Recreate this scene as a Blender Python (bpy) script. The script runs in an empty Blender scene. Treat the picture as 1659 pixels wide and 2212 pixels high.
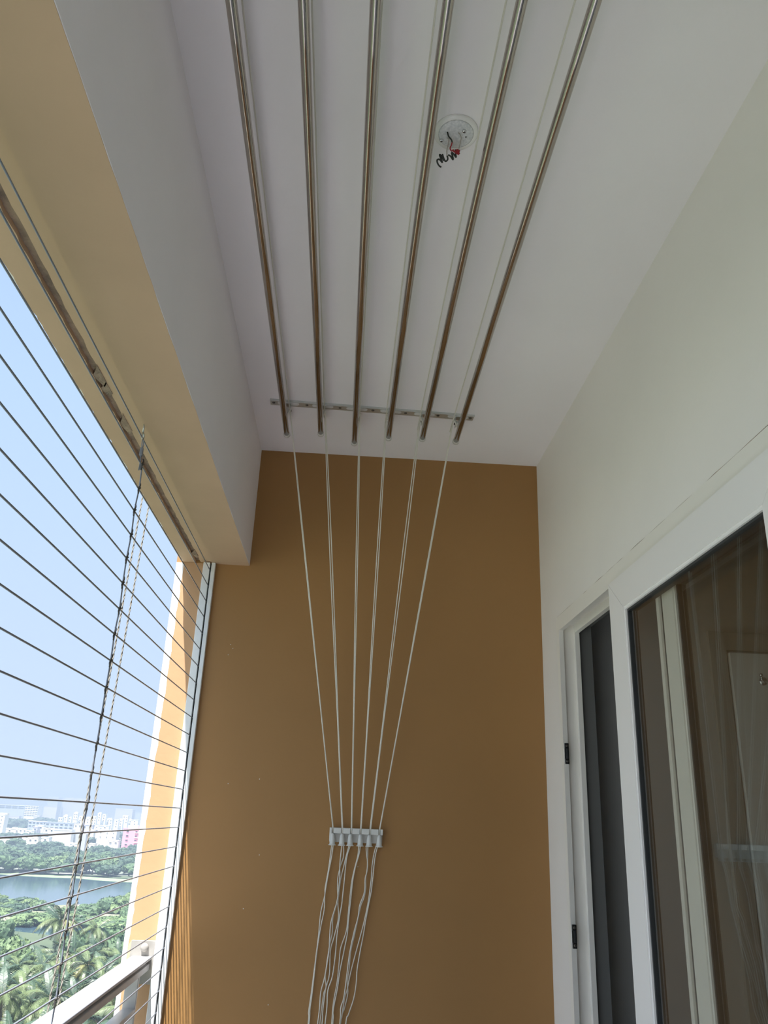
import bpy, bmesh, math, random
from mathutils import Vector, Matrix, noise

scene = bpy.context.scene
C = scene.collection
PI = math.pi

# ------------------------------------------------------------------ camera
cam_data = bpy.data.cameras.new('camera')
cam = bpy.data.objects.new('camera', cam_data)
C.objects.link(cam)
cam_data.sensor_fit = 'VERTICAL'
cam_data.sensor_height = 24.0
cam_data.lens = 24.0 * 1723.13 / 2212.0
cam_data.clip_start = 0.02
cam_data.clip_end = 30000.0
right = Vector((0.9977, -0.05519, 0.03924))
fwd = Vector((0.03741, 0.93219, 0.36004))
up = Vector((-0.05645, -0.35775, 0.93211))
cam.matrix_world = Matrix(((right.x, up.x, -fwd.x, 0), (right.y, up.y, -fwd.y, 0), (right.z, up.z, -fwd.z, 0), (0, 0, 0, 1)))
scene.camera = cam

# ------------------------------------------------------------------ sky, sun, exposure
SUN_DIR = Vector((0.150, 0.33, -1.0)).normalized()       # the way the light travels
world = bpy.data.worlds.new('world')
scene.world = world
world.use_nodes = True
wn = world.node_tree
wn.nodes.clear()
w_out = wn.nodes.new('ShaderNodeOutputWorld')
w_bg = wn.nodes.new('ShaderNodeBackground')
# hazy daylight: smooth change with elevation plus the bright haze around the sun
w_tc = wn.nodes.new('ShaderNodeTexCoord')
w_sep = wn.nodes.new('ShaderNodeSeparateXYZ')
wn.links.new(w_tc.outputs['Generated'], w_sep.inputs[0])
w_ramp = wn.nodes.new('ShaderNodeValToRGB')
wn.links.new(w_sep.outputs[2], w_ramp.inputs[0])
w_ramp.color_ramp.elements[0].position = 0.0
w_ramp.color_ramp.elements[0].color = (0.66, 0.80, 1.0, 1)
w_ramp.color_ramp.elements[1].position = 1.0
w_ramp.color_ramp.elements[1].color = (0.36, 0.56, 0.92, 1)
e_ = w_ramp.color_ramp.elements.new(0.45)
e_.color = (0.555, 0.755, 1.03, 1)
w_dot = wn.nodes.new('ShaderNodeVectorMath')
w_dot.operation = 'DOT_PRODUCT'
w_dot.inputs[1].default_value = tuple(-SUN_DIR)
wn.links.new(w_tc.outputs['Generated'], w_dot.inputs[0])
w_max = wn.nodes.new('ShaderNodeMath')
w_max.operation = 'MAXIMUM'
w_max.inputs[1].default_value = 0.0
wn.links.new(w_dot.outputs['Value'], w_max.inputs[0])
w_pow = wn.nodes.new('ShaderNodeMath')
w_pow.operation = 'POWER'
w_pow.inputs[1].default_value = 22.0
wn.links.new(w_max.outputs[0], w_pow.inputs[0])
w_glow = wn.nodes.new('ShaderNodeMix')
w_glow.data_type = 'RGBA'
w_glow.blend_type = 'ADD'
wn.links.new(w_pow.outputs[0], w_glow.inputs[0])
wn.links.new(w_ramp.outputs[0], w_glow.inputs[6])
w_glow.inputs[7].default_value = (15.0, 14.6, 14.0, 1)
wn.links.new(w_glow.outputs[2], w_bg.inputs[0])
wn.links.new(w_bg.outputs[0], w_out.inputs[0])
w_bg.inputs[1].default_value = 1.0

sun_data = bpy.data.lights.new('sun', 'SUN')
sun_data.energy = 14.5
sun_data.color = (1.0, 0.98, 0.95)
sun_data.angle = math.radians(0.55)
sun = bpy.data.objects.new('sun', sun_data)
C.objects.link(sun)
sun.rotation_euler = SUN_DIR.to_track_quat('-Z', 'Y').to_euler()
sun.location = (-3, -5, 20)

scene.view_settings.view_transform = 'Standard'
scene.view_settings.look = 'None'
scene.view_settings.gamma = 1.0
scene.view_settings.use_curve_mapping = False
scene.view_settings.exposure = -0.03
scene.cycles.max_bounces = 14
scene.cycles.diffuse_bounces = 8
scene.cycles.transparent_max_bounces = 24

# ------------------------------------------------------------------ materials
MATS = {}


def mat(name, color, rough=0.6, metal=0.0, var=0.0, vscale=4.0, bump=0.0, bscale=60.0, spec=0.5, color2=None, stretch=None):
    m = bpy.data.materials.new(name)
    m.use_nodes = True
    nt = m.node_tree
    b = nt.nodes['Principled BSDF']
    b.inputs['Roughness'].default_value = rough
    b.inputs['Metallic'].default_value = metal
    b.inputs['Specular IOR Level'].default_value = spec
    b.inputs['Base Color'].default_value = (*color, 1)
    tc = nt.nodes.new('ShaderNodeTexCoord')
    src = tc.outputs['Object']
    if stretch:
        mp = nt.nodes.new('ShaderNodeMapping')
        mp.inputs['Scale'].default_value = stretch
        nt.links.new(src, mp.inputs['Vector'])
        src = mp.outputs['Vector']
    if var > 0 or color2:
        n = nt.nodes.new('ShaderNodeTexNoise')
        n.inputs['Scale'].default_value = vscale
        n.inputs['Detail'].default_value = 5.0
        nt.links.new(src, n.inputs['Vector'])
        r = nt.nodes.new('ShaderNodeValToRGB')
        c2 = color2 if color2 else tuple(c * (1 - var) for c in color)
        r.color_ramp.elements[0].color = (*c2, 1)
        r.color_ramp.elements[1].color = (*color, 1)
        r.color_ramp.elements[0].position = 0.32
        r.color_ramp.elements[1].position = 0.66
        nt.links.new(n.outputs['Fac'], r.inputs['Fac'])
        nt.links.new(r.outputs['Color'], b.inputs['Base Color'])
    if bump > 0:
        n2 = nt.nodes.new('ShaderNodeTexNoise')
        n2.inputs['Scale'].default_value = bscale
        n2.inputs['Detail'].default_value = 3.0
        nt.links.new(src, n2.inputs['Vector'])
        bp = nt.nodes.new('ShaderNodeBump')
        bp.inputs['Strength'].default_value = bump
        bp.inputs['Distance'].default_value = 0.01
        nt.links.new(n2.outputs['Fac'], bp.inputs['Height'])
        nt.links.new(bp.outputs['Normal'], b.inputs['Normal'])
    MATS[name] = m
    return m


def glass_mat(name, tint, ior=1.5, rough=0.0):
    m = bpy.data.materials.new(name)
    m.use_nodes = True
    nt = m.node_tree
    nt.nodes.clear()
    o = nt.nodes.new('ShaderNodeOutputMaterial')
    mx = nt.nodes.new('ShaderNodeMixShader')
    tr = nt.nodes.new('ShaderNodeBsdfTransparent')
    gl = nt.nodes.new('ShaderNodeBsdfGlossy')
    fr = nt.nodes.new('ShaderNodeFresnel')
    tr.inputs[0].default_value = (*tint, 1)
    gl.inputs['Roughness'].default_value = rough
    ge = nt.nodes.new('ShaderNodeNewGeometry')      # same reflectance on both faces of the sheet
    mi = nt.nodes.new('ShaderNodeMix')
    mi.inputs[2].default_value = ior
    mi.inputs[3].default_value = 1.0 / ior
    nt.links.new(ge.outputs['Backfacing'], mi.inputs[0])
    nt.links.new(mi.outputs[0], fr.inputs[0])
    nt.links.new(fr.outputs[0], mx.inputs[0])
    nt.links.new(tr.outputs[0], mx.inputs[1])
    nt.links.new(gl.outputs[0], mx.inputs[2])
    nt.links.new(mx.outputs[0], o.inputs[0])
    MATS[name] = m
    return m


mat('white_paint', (0.895, 0.86, 0.885), 0.7, bump=0.06, bscale=35, var=0.04, vscale=2.0)
mat('cream_paint', (0.89, 0.855, 0.825), 0.65, bump=0.08, bscale=25, var=0.04, vscale=2.0)
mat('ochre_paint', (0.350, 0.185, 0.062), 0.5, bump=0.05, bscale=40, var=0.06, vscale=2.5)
mat('soffit_paint', (0.61, 0.42, 0.285), 0.7, bump=0.08, bscale=30, var=0.07, vscale=6.0)
mat('ochre_sunlit', (0.52, 0.31, 0.165), 0.6, bump=0.06, bscale=40, var=0.05, vscale=5.0)  # wall ochre made lighter, with sunlight put into the colour
mat('rough_plaster', (0.40, 0.29, 0.22), 0.9, bump=0.7, bscale=90, color2=(0.20, 0.15, 0.125), vscale=22.0)
mat('exterior_white', (0.88, 0.88, 0.87), 0.8, bump=0.15, bscale=80)
mat('floor_tile', (0.70, 0.72, 0.76), 0.28, var=0.08, vscale=5.0)
mat('upvc', (0.90, 0.875, 0.865), 0.35)
mat('upvc_warm', (0.88, 0.85, 0.80), 0.4)
mat('gasket', (0.03, 0.032, 0.035), 0.5)
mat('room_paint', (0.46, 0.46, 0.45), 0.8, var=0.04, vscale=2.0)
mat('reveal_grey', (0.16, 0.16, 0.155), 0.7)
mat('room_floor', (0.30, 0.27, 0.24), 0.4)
mat('door_leaf', (0.86, 0.86, 0.84), 0.45)
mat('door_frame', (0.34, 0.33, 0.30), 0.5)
mat('steel_rod', (0.54, 0.49, 0.45), 0.11, 1.0, var=0.25, vscale=5.0, stretch=(20, 0.8, 20))
mat('galvanised', (0.62, 0.64, 0.63), 0.38, 0.7)
mat('screw', (0.12, 0.11, 0.10), 0.4, 0.8)
mat('clear_cap', (0.72, 0.70, 0.68), 0.25)
mat('cord', (0.80, 0.77, 0.70), 0.75, bump=0.4, bscale=900)
mat('white_plastic', (0.68, 0.68, 0.66), 0.35)
mat('cable_coat', (0.22, 0.24, 0.29), 0.3, 0.15)
mat('clip_metal', (0.10, 0.095, 0.09), 0.4, 0.6)
mat('channel_alu', (0.80, 0.82, 0.84), 0.3, 0.15)
mat('channel_slit', (0.015, 0.016, 0.02), 0.6)
mat('rail_paint', (0.58, 0.565, 0.56), 0.4, 0.2, var=0.12, vscale=14.0)
mat('plate_grey', (0.33, 0.315, 0.29), 0.6, var=0.15, vscale=25.0)
mat('rope_twist', (0.26, 0.24, 0.21), 0.9)
mat('black_plastic', (0.012, 0.012, 0.013), 0.35)
mat('chrome', (0.75, 0.76, 0.78), 0.15, 1.0)
mat('wire_black', (0.015, 0.018, 0.013), 0.4)
mat('wire_red', (0.35, 0.01, 0.02), 0.4)
mat('wire_white', (0.42, 0.38, 0.34), 0.5)
mat('rose_disc', (0.78, 0.79, 0.80), 0.22, color2=(0.58, 0.60, 0.62), vscale=190.0)
mat('rose_rim', (0.84, 0.83, 0.82), 0.25)
mat('water', (0.04, 0.075, 0.10), 0.12, bump=0.12, bscale=0.35)
mat('algae', (0.22, 0.29, 0.16), 0.9, color2=(0.14, 0.22, 0.12), vscale=0.25)
mat('land', (0.07, 0.095, 0.05), 0.95, color2=(0.04, 0.06, 0.035), vscale=0.06)
mat('sand', (0.27, 0.24, 0.19), 0.95, color2=(0.09, 0.12, 0.06), vscale=0.08)
mat('city_ground', (0.26, 0.27, 0.25), 0.95, color2=(0.14, 0.16, 0.13), vscale=0.02)
mat('leaf_dark', (0.042, 0.085, 0.045), 0.7, color2=(0.018, 0.042, 0.026), vscale=0.5)
mat('leaf_mid', (0.075, 0.13, 0.05), 0.7, color2=(0.03, 0.065, 0.03), vscale=0.6)
mat('leaf_light', (0.13, 0.19, 0.07), 0.7, color2=(0.05, 0.09, 0.035), vscale=0.7)
mat('frond', (0.13, 0.17, 0.07), 0.42, color2=(0.07, 0.10, 0.045), vscale=0.5)
mat('frond_dark', (0.05, 0.085, 0.05), 0.45, color2=(0.026, 0.05, 0.034), vscale=0.5)
mat('frond_yellow', (0.26, 0.245, 0.09), 0.45, color2=(0.11, 0.13, 0.055), vscale=0.5)
mat('bark', (0.20, 0.165, 0.13), 0.9, var=0.4, vscale=3.0)
mat('b_white', (0.82, 0.82, 0.80), 0.8)
mat('b_cream', (0.74, 0.69, 0.60), 0.8)
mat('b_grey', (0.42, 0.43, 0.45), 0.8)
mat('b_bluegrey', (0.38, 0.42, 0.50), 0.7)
mat('b_pink', (0.82, 0.33, 0.44), 0.8)
mat('b_cyan', (0.55, 0.74, 0.74), 0.8)
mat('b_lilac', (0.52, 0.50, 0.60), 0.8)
mat('b_brick', (0.58, 0.28, 0.18), 0.8)
mat('b_window', (0.05, 0.06, 0.07), 0.3)
glass_mat('pane', (0.93, 0.94, 0.92))


# ------------------------------------------------------------------ mesh helpers
class MB:
    def __init__(self):
        self.v, self.f, self.s = [], [], []

    def add(self, verts, faces, smooth=False):
        o = len(self.v)
        self.v += [tuple(p) for p in verts]
        self.f += [tuple(i + o for i in f) for f in faces]
        self.s += [smooth] * len(faces)
        return self

    def box(self, x0, x1, y0, y1, z0, z1):
        return self.add([(x0, y0, z0), (x1, y0, z0), (x1, y1, z0), (x0, y1, z0), (x0, y0, z1), (x1, y0, z1), (x1, y1, z1), (x0, y1, z1)],
                        [(0, 3, 2, 1), (4, 5, 6, 7), (0, 1, 5, 4), (1, 2, 6, 5), (2, 3, 7, 6), (3, 0, 4, 7)])

    def bbox(self, x0, x1, y0, y1, z0, z1, b):
        """box with chamfered edges"""
        bm = bmesh.new()
        bmesh.ops.create_cube(bm, size=1.0)
        for v in bm.verts:
            v.co = Vector(((x0 + x1) / 2 + v.co.x * (x1 - x0), (y0 + y1) / 2 + v.co.y * (y1 - y0), (z0 + z1) / 2 + v.co.z * (z1 - z0)))
        bmesh.ops.bevel(bm, geom=list(bm.edges), offset=b, segments=2, profile=0.5, affect='EDGES')
        bm.verts.index_update()
        self.add([v.co[:] for v in bm.verts], [[v.index for v in f.verts] for f in bm.faces])
        bm.free()
        return self

    def prism(self, poly, lo, hi, axis):
        """poly: 2D points; extruded along axis (0,1,2) from lo to hi"""
        n = len(poly)

        def p(a, b, t):
            return [(t, a, b), (a, t, b), (a, b, t)][axis]
        vs = [p(a, b, lo) for a, b in poly] + [p(a, b, hi) for a, b in poly]
        fs = [tuple(range(n)), tuple(range(2 * n - 1, n - 1, -1))]
        fs += [(i, i + n, (i + 1) % n + n, (i + 1) % n) for i in range(n)]
        return self.add(vs, fs)

    def tube(self, pts, r, n=8, cap=True, taper=None):
        pts = [Vector(p) for p in pts]
        m = len(pts)
        t0 = (pts[1] - pts[0]).normalized()
        u = t0.orthogonal().normalized()
        vs = []
        for i, p in enumerate(pts):
            t = (pts[min(i + 1, m - 1)] - pts[max(i - 1, 0)]).normalized()
            u = (u - t * u.dot(t)).normalized()
            w = t.cross(u)
            rr = r if taper is None else r * taper[i]
            for k in range(n):
                a = 2 * PI * k / n
                vs.append(p + u * (math.cos(a) * rr) + w * (math.sin(a) * rr))
        fs = []
        for i in range(m - 1):
            for k in range(n):
                fs.append((i * n + k, i * n + (k + 1) % n, (i + 1) * n + (k + 1) % n, (i + 1) * n + k))
        self.add(vs, fs, True)
        if cap:
            o = len(self.v) - len(vs)
            self.f += [tuple(o + k for k in range(n - 1, -1, -1)), tuple(o + (m - 1) * n + k for k in range(n))]
            self.s += [False, False]
        return self

    def lathe(self, prof, origin, axis='Z', n=20):
        """prof: (radius, height) from bottom to top"""
        ox, oy, oz = origin
        vs, fs = [], []
        for r, h in prof:
            for k in range(n):
                a = 2 * PI * k / n
                c, s = math.cos(a) * r, math.sin(a) * r
                vs.append({'Z': (ox + c, oy + s, oz + h), 'Y': (ox + c, oy + h, oz + s), 'X': (ox + h, oy + c, oz + s)}[axis])
        m = len(prof)
        for i in range(m - 1):
            for k in range(n):
                fs.append((i * n + k, i * n + (k + 1) % n, (i + 1) * n + (k + 1) % n, (i + 1) * n + k))
        fs.append(tuple(range(n - 1, -1, -1)))
        fs.append(tuple((m - 1) * n + k for k in range(n)))
        return self.add(vs, fs, True)

    def torus(self, c, R, r, axis='X', n=20, m=8):
        c = Vector(c)
        pts = []
        for k in range(n):
            a = 2 * PI * k / n
            d = {'X': Vector((0, math.cos(a), math.sin(a))), 'Y': Vector((math.cos(a), 0, math.sin(a))), 'Z': Vector((math.cos(a), math.sin(a), 0))}[axis]
            e = {'X': Vector((1, 0, 0)), 'Y': Vector((0, 1, 0)), 'Z': Vector((0, 0, 1))}[axis]
            for j in range(m):
                b = 2 * PI * j / m
                pts.append(c + d * (R + r * math.cos(b)) + e * (r * math.sin(b)))
        fs = [(k * m + j, ((k + 1) % n) * m + j, ((k + 1) % n) * m + (j + 1) % m, k * m + (j + 1) % m) for k in range(n) for j in range(m)]
        return self.add(pts, fs, True)

    def mesh(self, name, material):
        me = bpy.data.meshes.new(name)
        me.from_pydata(self.v, [], self.f)
        me.materials.append(MATS[material])
        me.polygons.foreach_set('use_smooth', self.s)
        bm = bmesh.new()
        bm.from_mesh(me)
        bmesh.ops.recalc_face_normals(bm, faces=bm.faces)
        bm.to_mesh(me)
        bm.free()
        me.update()
        return me

    def build(self, name, material, parent=None):
        return link(name, self.mesh(name, material), parent)


def link(name, data, parent=None):
    o = bpy.data.objects.new(name, data)
    C.objects.link(o)
    if parent:
        o.parent = parent
    return o


def tag(o, label=None, cat=None, group=None, kind=None):
    if label:
        o['label'] = label
    if cat:
        o['category'] = cat
    if group:
        o['group'] = group
    if kind:
        o['kind'] = kind
    return o


def empty(name, loc=(0, 0, 0)):
    o = bpy.data.objects.new(name, None)
    o.empty_display_size = 0.05
    C.objects.link(o)
    o.location = loc
    return o


def smooth_path(pts, sub=6):
    """Catmull-Rom through the points"""
    P = [Vector(p) for p in pts]
    P = [P[0] * 2 - P[1]] + P + [P[-1] * 2 - P[-2]]
    out = []
    for i in range(1, len(P) - 2):
        a, b, c, d = P[i - 1], P[i], P[i + 1], P[i + 2]
        for k in range(sub):
            t = k / sub
            out.append(0.5 * ((2 * b) + (c - a) * t + (2 * a - 5 * b + 4 * c - d) * t * t + (3 * b - a - 3 * c + d) * t ** 3))
    out.append(P[-2])
    return out


# ------------------------------------------------------------------ the balcony shell
D = 3.041       # end wall
H = 1.42        # ceiling (camera is the origin, floor at -1.5)
FL = -1.5
XL, XR = -0.40, 0.759
ZB = 0.915      # underside of the beam
YN = -1.15      # near end of the balcony
XO = -0.66      # outer edge of the beam

tag(MB().box(XL - 0.3, 1.0, YN - 0.1, D + 0.15, H, H + 0.15).build('ceiling', 'white_paint'), 'white painted balcony ceiling above the drying rods', kind='structure')
tag(MB().box(-0.72, 0.90, YN - 0.1, D + 0.15, FL - 0.15, FL).build('floor', 'floor_tile'), 'pale glossy tiled balcony floor', kind='structure')

w = tag(MB().box(-0.685, 0.87, D, D + 0.15, FL - 1.0, H + 0.15).build('wall_back', 'ochre_paint'), 'ochre painted end wall behind the hanging cords', kind='structure')
rnd = random.Random(5)
poly = [(-0.6852, FL - 1.0), (-0.6852, ZB - 0.002)]
z = ZB - 0.002
xs = -0.656
while z > FL - 1.0:
    u = (ZB - z) / 1.5
    poly.append((-0.657 - 0.012 * u + rnd.uniform(-0.0022, 0.0022), z))
    z -= rnd.uniform(0.012, 0.035)
poly.append((-0.668, FL - 1.0))
MB().prism(poly, D - 0.0012, D + 0.001, 1).build('white_edge_paint', 'exterior_white', w)
MB().box(-0.6851, -0.556, D - 0.0006, D + 0.001, FL - 1.0, ZB).build('sunlit_wall_strip', 'ochre_sunlit', w)  # outer strip of the ochre wall, its sunlit brightness painted in
# chipped plaster by the rail plate
MB().prism([(-0.668, -0.42), (-0.660, -0.405), (-0.655, -0.43), (-0.659, -0.455), (-0.656, -0.475), (-0.664, -0.49), (-0.670, -0.46)], D - 0.002, D + 0.001, 1).build('chipped_plaster', 'soffit_paint', w)
for sx, sz in ((-0.395, 0.10), (-0.285, 0.12), (-0.262, -0.13), (-0.30, -0.30), (-0.19, -0.58), (0.083, -0.155), (-0.44, 0.60), (-0.43, 0.585), (-0.445, 0.56)):
    MB().lathe([(0.0011, 0), (0.0016, 0.0008), (0.0009, 0.0014)], (sx, D - 0.0013, sz), 'Y', 7).build('paint_speck', 'exterior_white', w)

# right wall with the door opening
OY0, OY1, OZ = 0.72, 2.82, 0.711
m = MB()
m.box(XR, 0.877, OY1, D, FL, H)
m.box(XR, 0.877, YN, OY0, FL, H)
m.box(XR, 0.877, OY0, OY1, OZ, H)
tag(m.build('wall_right', 'cream_paint'), 'off white plastered wall above the sliding door', kind='structure')
tag(MB().box(-0.685, 0.87, YN - 0.15, YN, FL - 1.0, H + 0.15).build('wall_front', 'ochre_paint'), 'ochre end wall behind the viewer', kind='structure')

# edge beam: white inside face, ochre underside with a drip groove
beam = tag(MB().box(-0.655, XL, YN, D, ZB + 0.02, H + 0.15).box(XL - 0.004, XL + 0.0006, YN, D, ZB + 0.0012, H).build('trim_1', 'white_paint'), 'deep white edge beam with ochre underside along the open side', kind='structure')
rnd = random.Random(11)


def wobble_strip(x0, x1, j0, j1, z0, z1, step):
    """strip along y between x0 (outer) and x1 (inner) with uneven edges"""
    a, b = [], []
    y = YN
    while y < D:
        a.append((x0 + rnd.uniform(-j0, j0), y))
        b.append((x1 + rnd.uniform(-j1, j1), y))
        y += step * rnd.uniform(0.6, 1.4)
    a.append((x0, D))
    b.append((x1, D))
    return MB().prism(a + b[::-1], z0, z1, 2)


wobble_strip(-0.545, XL - 0.0005, 0.0006, 0.0007, ZB, ZB + 0.022, 0.06).build('soffit_inner', 'soffit_paint', beam)
wobble_strip(-0.591, -0.544, 0.0018, 0.0, ZB + 0.0045, ZB + 0.022, 0.025).build('soffit_band', 'soffit_paint', beam)
wobble_strip(-0.612, -0.590, 0.0, 0.0, ZB + 0.012, ZB + 0.0225, 0.4).build('drip_groove', 'rough_plaster', beam)
wobble_strip(XO, -0.609, 0.003, 0.0016, ZB + 0.001, ZB + 0.022, 0.02).build('soffit_outer', 'soffit_paint', beam)
wobble_strip(XO - 0.004, XO + 0.006, 0.0025, 0.0, ZB + 0.006, ZB + 0.6, 0.03).build('outer_face', 'exterior_white', beam)
for gy, gl in ((1.62, 0.05), (1.68, 0.035), (1.86, 0.06), (2.93, 0.05)):
    pts = [(-0.612, gy), (-0.602 + 0.004, gy - gl * 0.5), (-0.589, gy - gl), (-0.588, gy + gl * 0.6), (-0.598, gy + gl)]
    MB().prism(pts, ZB + 0.003, ZB + 0.02, 2).build('broken_plaster', 'rough_plaster', beam)

# ------------------------------------------------------------------ sliding door in the right wall
door = tag(empty('door_1', (XR, 1.8, FL)), 'white sliding glass door with one sash slid half open', kind='structure')
door_inv = Matrix.Translation((-XR, -1.8, -FL))


def dpart(mb, name, material, parent=None):
    o = mb.build(name, material, parent or door)
    if parent is None:
        o.location = (-XR, -1.8, -FL)
    return o


# fixed frame: profile ribs on jambs and head
FD = [(0.757, 0.773, 0.034), (0.773, 0.813, 0.022), (0.813, 0.829, 0.040)]
for side in (1, -1):
    m = MB()
    for x0, x1, d in FD:
        ya = OY1 if side > 0 else OY0
        m.box(x0, x1, min(ya, ya - side * d), max(ya, ya - side * d), FL, OZ - d - (0.018 if d > 0.03 else 0.006))
    dpart(m, 'jamb', 'upvc_warm')
m = MB()
for x0, x1, d in FD:
    m.box(x0, x1, OY0 + 0.0003, OY1 - 0.0003, OZ - d - (0.018 if d > 0.03 else 0.006), OZ - 0.0004)
dpart(m, 'head', 'upvc_warm')
m = MB()
for x0, x1, d in FD:
    m.box(x0, x1, OY0 + 0.02, OY1 - 0.02, FL, FL + d)
dpart(m, 'sill', 'upvc')
for side in (1, -1):
    ya = OY1 if side > 0 else OY0
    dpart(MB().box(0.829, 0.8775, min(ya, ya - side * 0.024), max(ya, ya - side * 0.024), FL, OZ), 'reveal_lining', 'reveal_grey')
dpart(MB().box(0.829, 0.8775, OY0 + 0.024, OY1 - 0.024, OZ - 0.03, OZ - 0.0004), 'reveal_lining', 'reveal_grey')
# crack between the plaster and the frame head
rnd = random.Random(3)
a = [(OY1 - 0.01 - i * 0.05, OZ + rnd.uniform(-0.0012, 0.0012)) for i in range(42)]
MB().prism(a + [(y, z + rnd.uniform(0.0006, 0.0018)) for y, z in reversed(a)], XR - 0.0006, XR + 0.002, 0).build('plaster_crack', 'rough_plaster', bpy.data.objects['wall_right'])
# lock keepers on the far jamb
for zc in (0.235, -0.318):
    k = dpart(MB().bbox(0.7600, 0.7745, OY1 - 0.0385, OY1 - 0.0335, zc - 0.034, zc + 0.034, 0.0018), 'lock_keeper', 'black_plastic')
    MB().bbox(0.7640, 0.7715, OY1 - 0.0405, OY1 - 0.037, zc - 0.017, zc + 0.017, 0.001).build('slot_cover', 'gasket', k)
    for s in (-1, 1):
        MB().lathe([(0.0044, 0), (0.0044, -0.002), (0.002, -0.003)], (0.7675, OY1 - 0.0385, zc + s * 0.025), 'Y', 12).build('screw_head', 'screw', k)
    MB().box(0.7585, 0.7603, OY1 - 0.0395, OY1 - 0.034, zc - 0.017, zc + 0.017).build('strike_edge', 'chrome', k)


def sash(x0, x1, y0, y1, z0, z1, wy, wz, name, material):
    """a mitred four-piece sash with bead, gasket and pane"""
    s = empty(name)
    s.parent = door
    s.location = (-XR, -1.8, -FL)
    g = 0.0006
    O = [(y0, z0), (y1, z0), (y1, z1), (y0, z1)]
    I = [(y0 + wy, z0 + wz), (y1 - wy, z0 + wz), (y1 - wy, z1 - wz), (y0 + wy, z1 - wz)]
    names = ['bottom_rail', 'stile', 'top_rail', 'stile']
    for k in range(4):
        j = (k + 1) % 4
        q = [O[k], O[j], I[j], I[k]]
        cy, cz = sum(p[0] for p in q) / 4, sum(p[1] for p in q) / 4
        along = 0 if k in (0, 2) else 1
        q2 = []
        for (y, z) in q:
            if along == 0:
                y += g if y < cy else -g
            else:
                z += g if z < cz else -g
            q2.append((y, z))
        MB().prism(q2, x0, x1, 0).build(names[k], material, s)

    def ring(a, b, xa, xb, nm, mt):
        m = MB()
        i0, i1, k0, k1 = I[0][0], I[1][0], I[0][1], I[2][1]
        m.box(xa, xb, i0 + a, i0 + b, k0 + a, k1 - a)
        m.box(xa, xb, i1 - b, i1 - a, k0 + a, k1 - a)
        m.box(xa, xb, i0 + b, i1 - b, k0 + a, k0 + b)
        m.box(xa, xb, i0 + b, i1 - b, k1 - b, k1 - a)
        m.build(nm, mt, s)
    ring(-0.001, 0.007, x0 + 0.003, x1 - 0.003, 'glazing_bead', material)
    ring(0.007, 0.013, x0 + 0.008, x1 - 0.004, 'gasket', 'gasket')
    xm = x0 + 0.0135
    MB().box(xm, xm + 0.004, I[0][0] + 0.012, I[1][0] - 0.012, I[0][1] + 0.012, I[2][1] - 0.012).build('glass_pane', 'pane', s)
    return s


sash(0.748, 0.786, 1.212, 2.200, FL + 0.035, 0.662, 0.112, 0.094, 'sliding_sash', 'upvc')
s2 = sash(0.792, 0.826, 0.745, 1.925, FL + 0.035, 0.665, 0.064, 0.084, 'sliding_sash', 'upvc_warm')
MB().box(0.789, 0.795, 1.944, 1.962, FL + 0.035, 0.655).build('interlock_fin', 'upvc_warm', s2)
MB().box(0.795, 0.815, 1.925, 1.936, FL + 0.035, 0.655).build('interlock_fin', 'upvc_warm', s2)

# ------------------------------------------------------------------ the room behind the door
RY = 2.95
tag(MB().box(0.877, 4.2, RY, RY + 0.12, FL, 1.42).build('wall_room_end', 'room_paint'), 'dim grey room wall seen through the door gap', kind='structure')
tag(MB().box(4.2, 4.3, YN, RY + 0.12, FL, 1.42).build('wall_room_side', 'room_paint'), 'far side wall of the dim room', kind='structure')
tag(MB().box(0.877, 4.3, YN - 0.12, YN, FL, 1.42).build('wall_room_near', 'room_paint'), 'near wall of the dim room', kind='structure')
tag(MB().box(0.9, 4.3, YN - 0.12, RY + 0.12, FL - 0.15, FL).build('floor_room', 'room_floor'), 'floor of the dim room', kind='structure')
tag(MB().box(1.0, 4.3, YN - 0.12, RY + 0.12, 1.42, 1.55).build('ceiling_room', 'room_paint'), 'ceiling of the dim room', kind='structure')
d2 = tag(empty('door_2', (1.85, RY, FL)), 'pale inner door seen through the sliding glass', kind='structure')


def d2part(mb, name, material, parent=None):
    o = mb.build(name, material, parent or d2)
    if parent is None:
        o.location = (-1.85, -RY, -FL)
    return o


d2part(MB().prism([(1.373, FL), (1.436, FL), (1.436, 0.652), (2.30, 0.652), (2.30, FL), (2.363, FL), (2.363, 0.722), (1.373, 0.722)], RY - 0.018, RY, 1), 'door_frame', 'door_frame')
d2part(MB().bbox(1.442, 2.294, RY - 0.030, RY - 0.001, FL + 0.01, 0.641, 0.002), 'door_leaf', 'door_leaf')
hk = tag(empty('coat_hook', (1.557, RY - 0.03, 0.537)), 'small chrome coat hook on the pale inner door', 'hook')
MB().lathe([(0.016, 0), (0.016, -0.004), (0.010, -0.007)], (0, 0, 0), 'Y', 16).build('base', 'chrome', hk)
for sx in (-1, 1):
    MB().tube(smooth_path([(0, -0.004, 0), (sx * 0.010, -0.022, -0.006), (sx * 0.022, -0.036, -0.002), (sx * 0.026, -0.040, 0.012)], 4), 0.0035, 8).build('prong', 'chrome', hk)
    MB().lathe([(0.001, -0.007), (0.006, -0.004), (0.007, 0), (0.006, 0.004), (0.001, 0.007)], (sx * 0.026, -0.040, 0.016), 'Z', 10).build('knob', 'chrome', hk)

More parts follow.
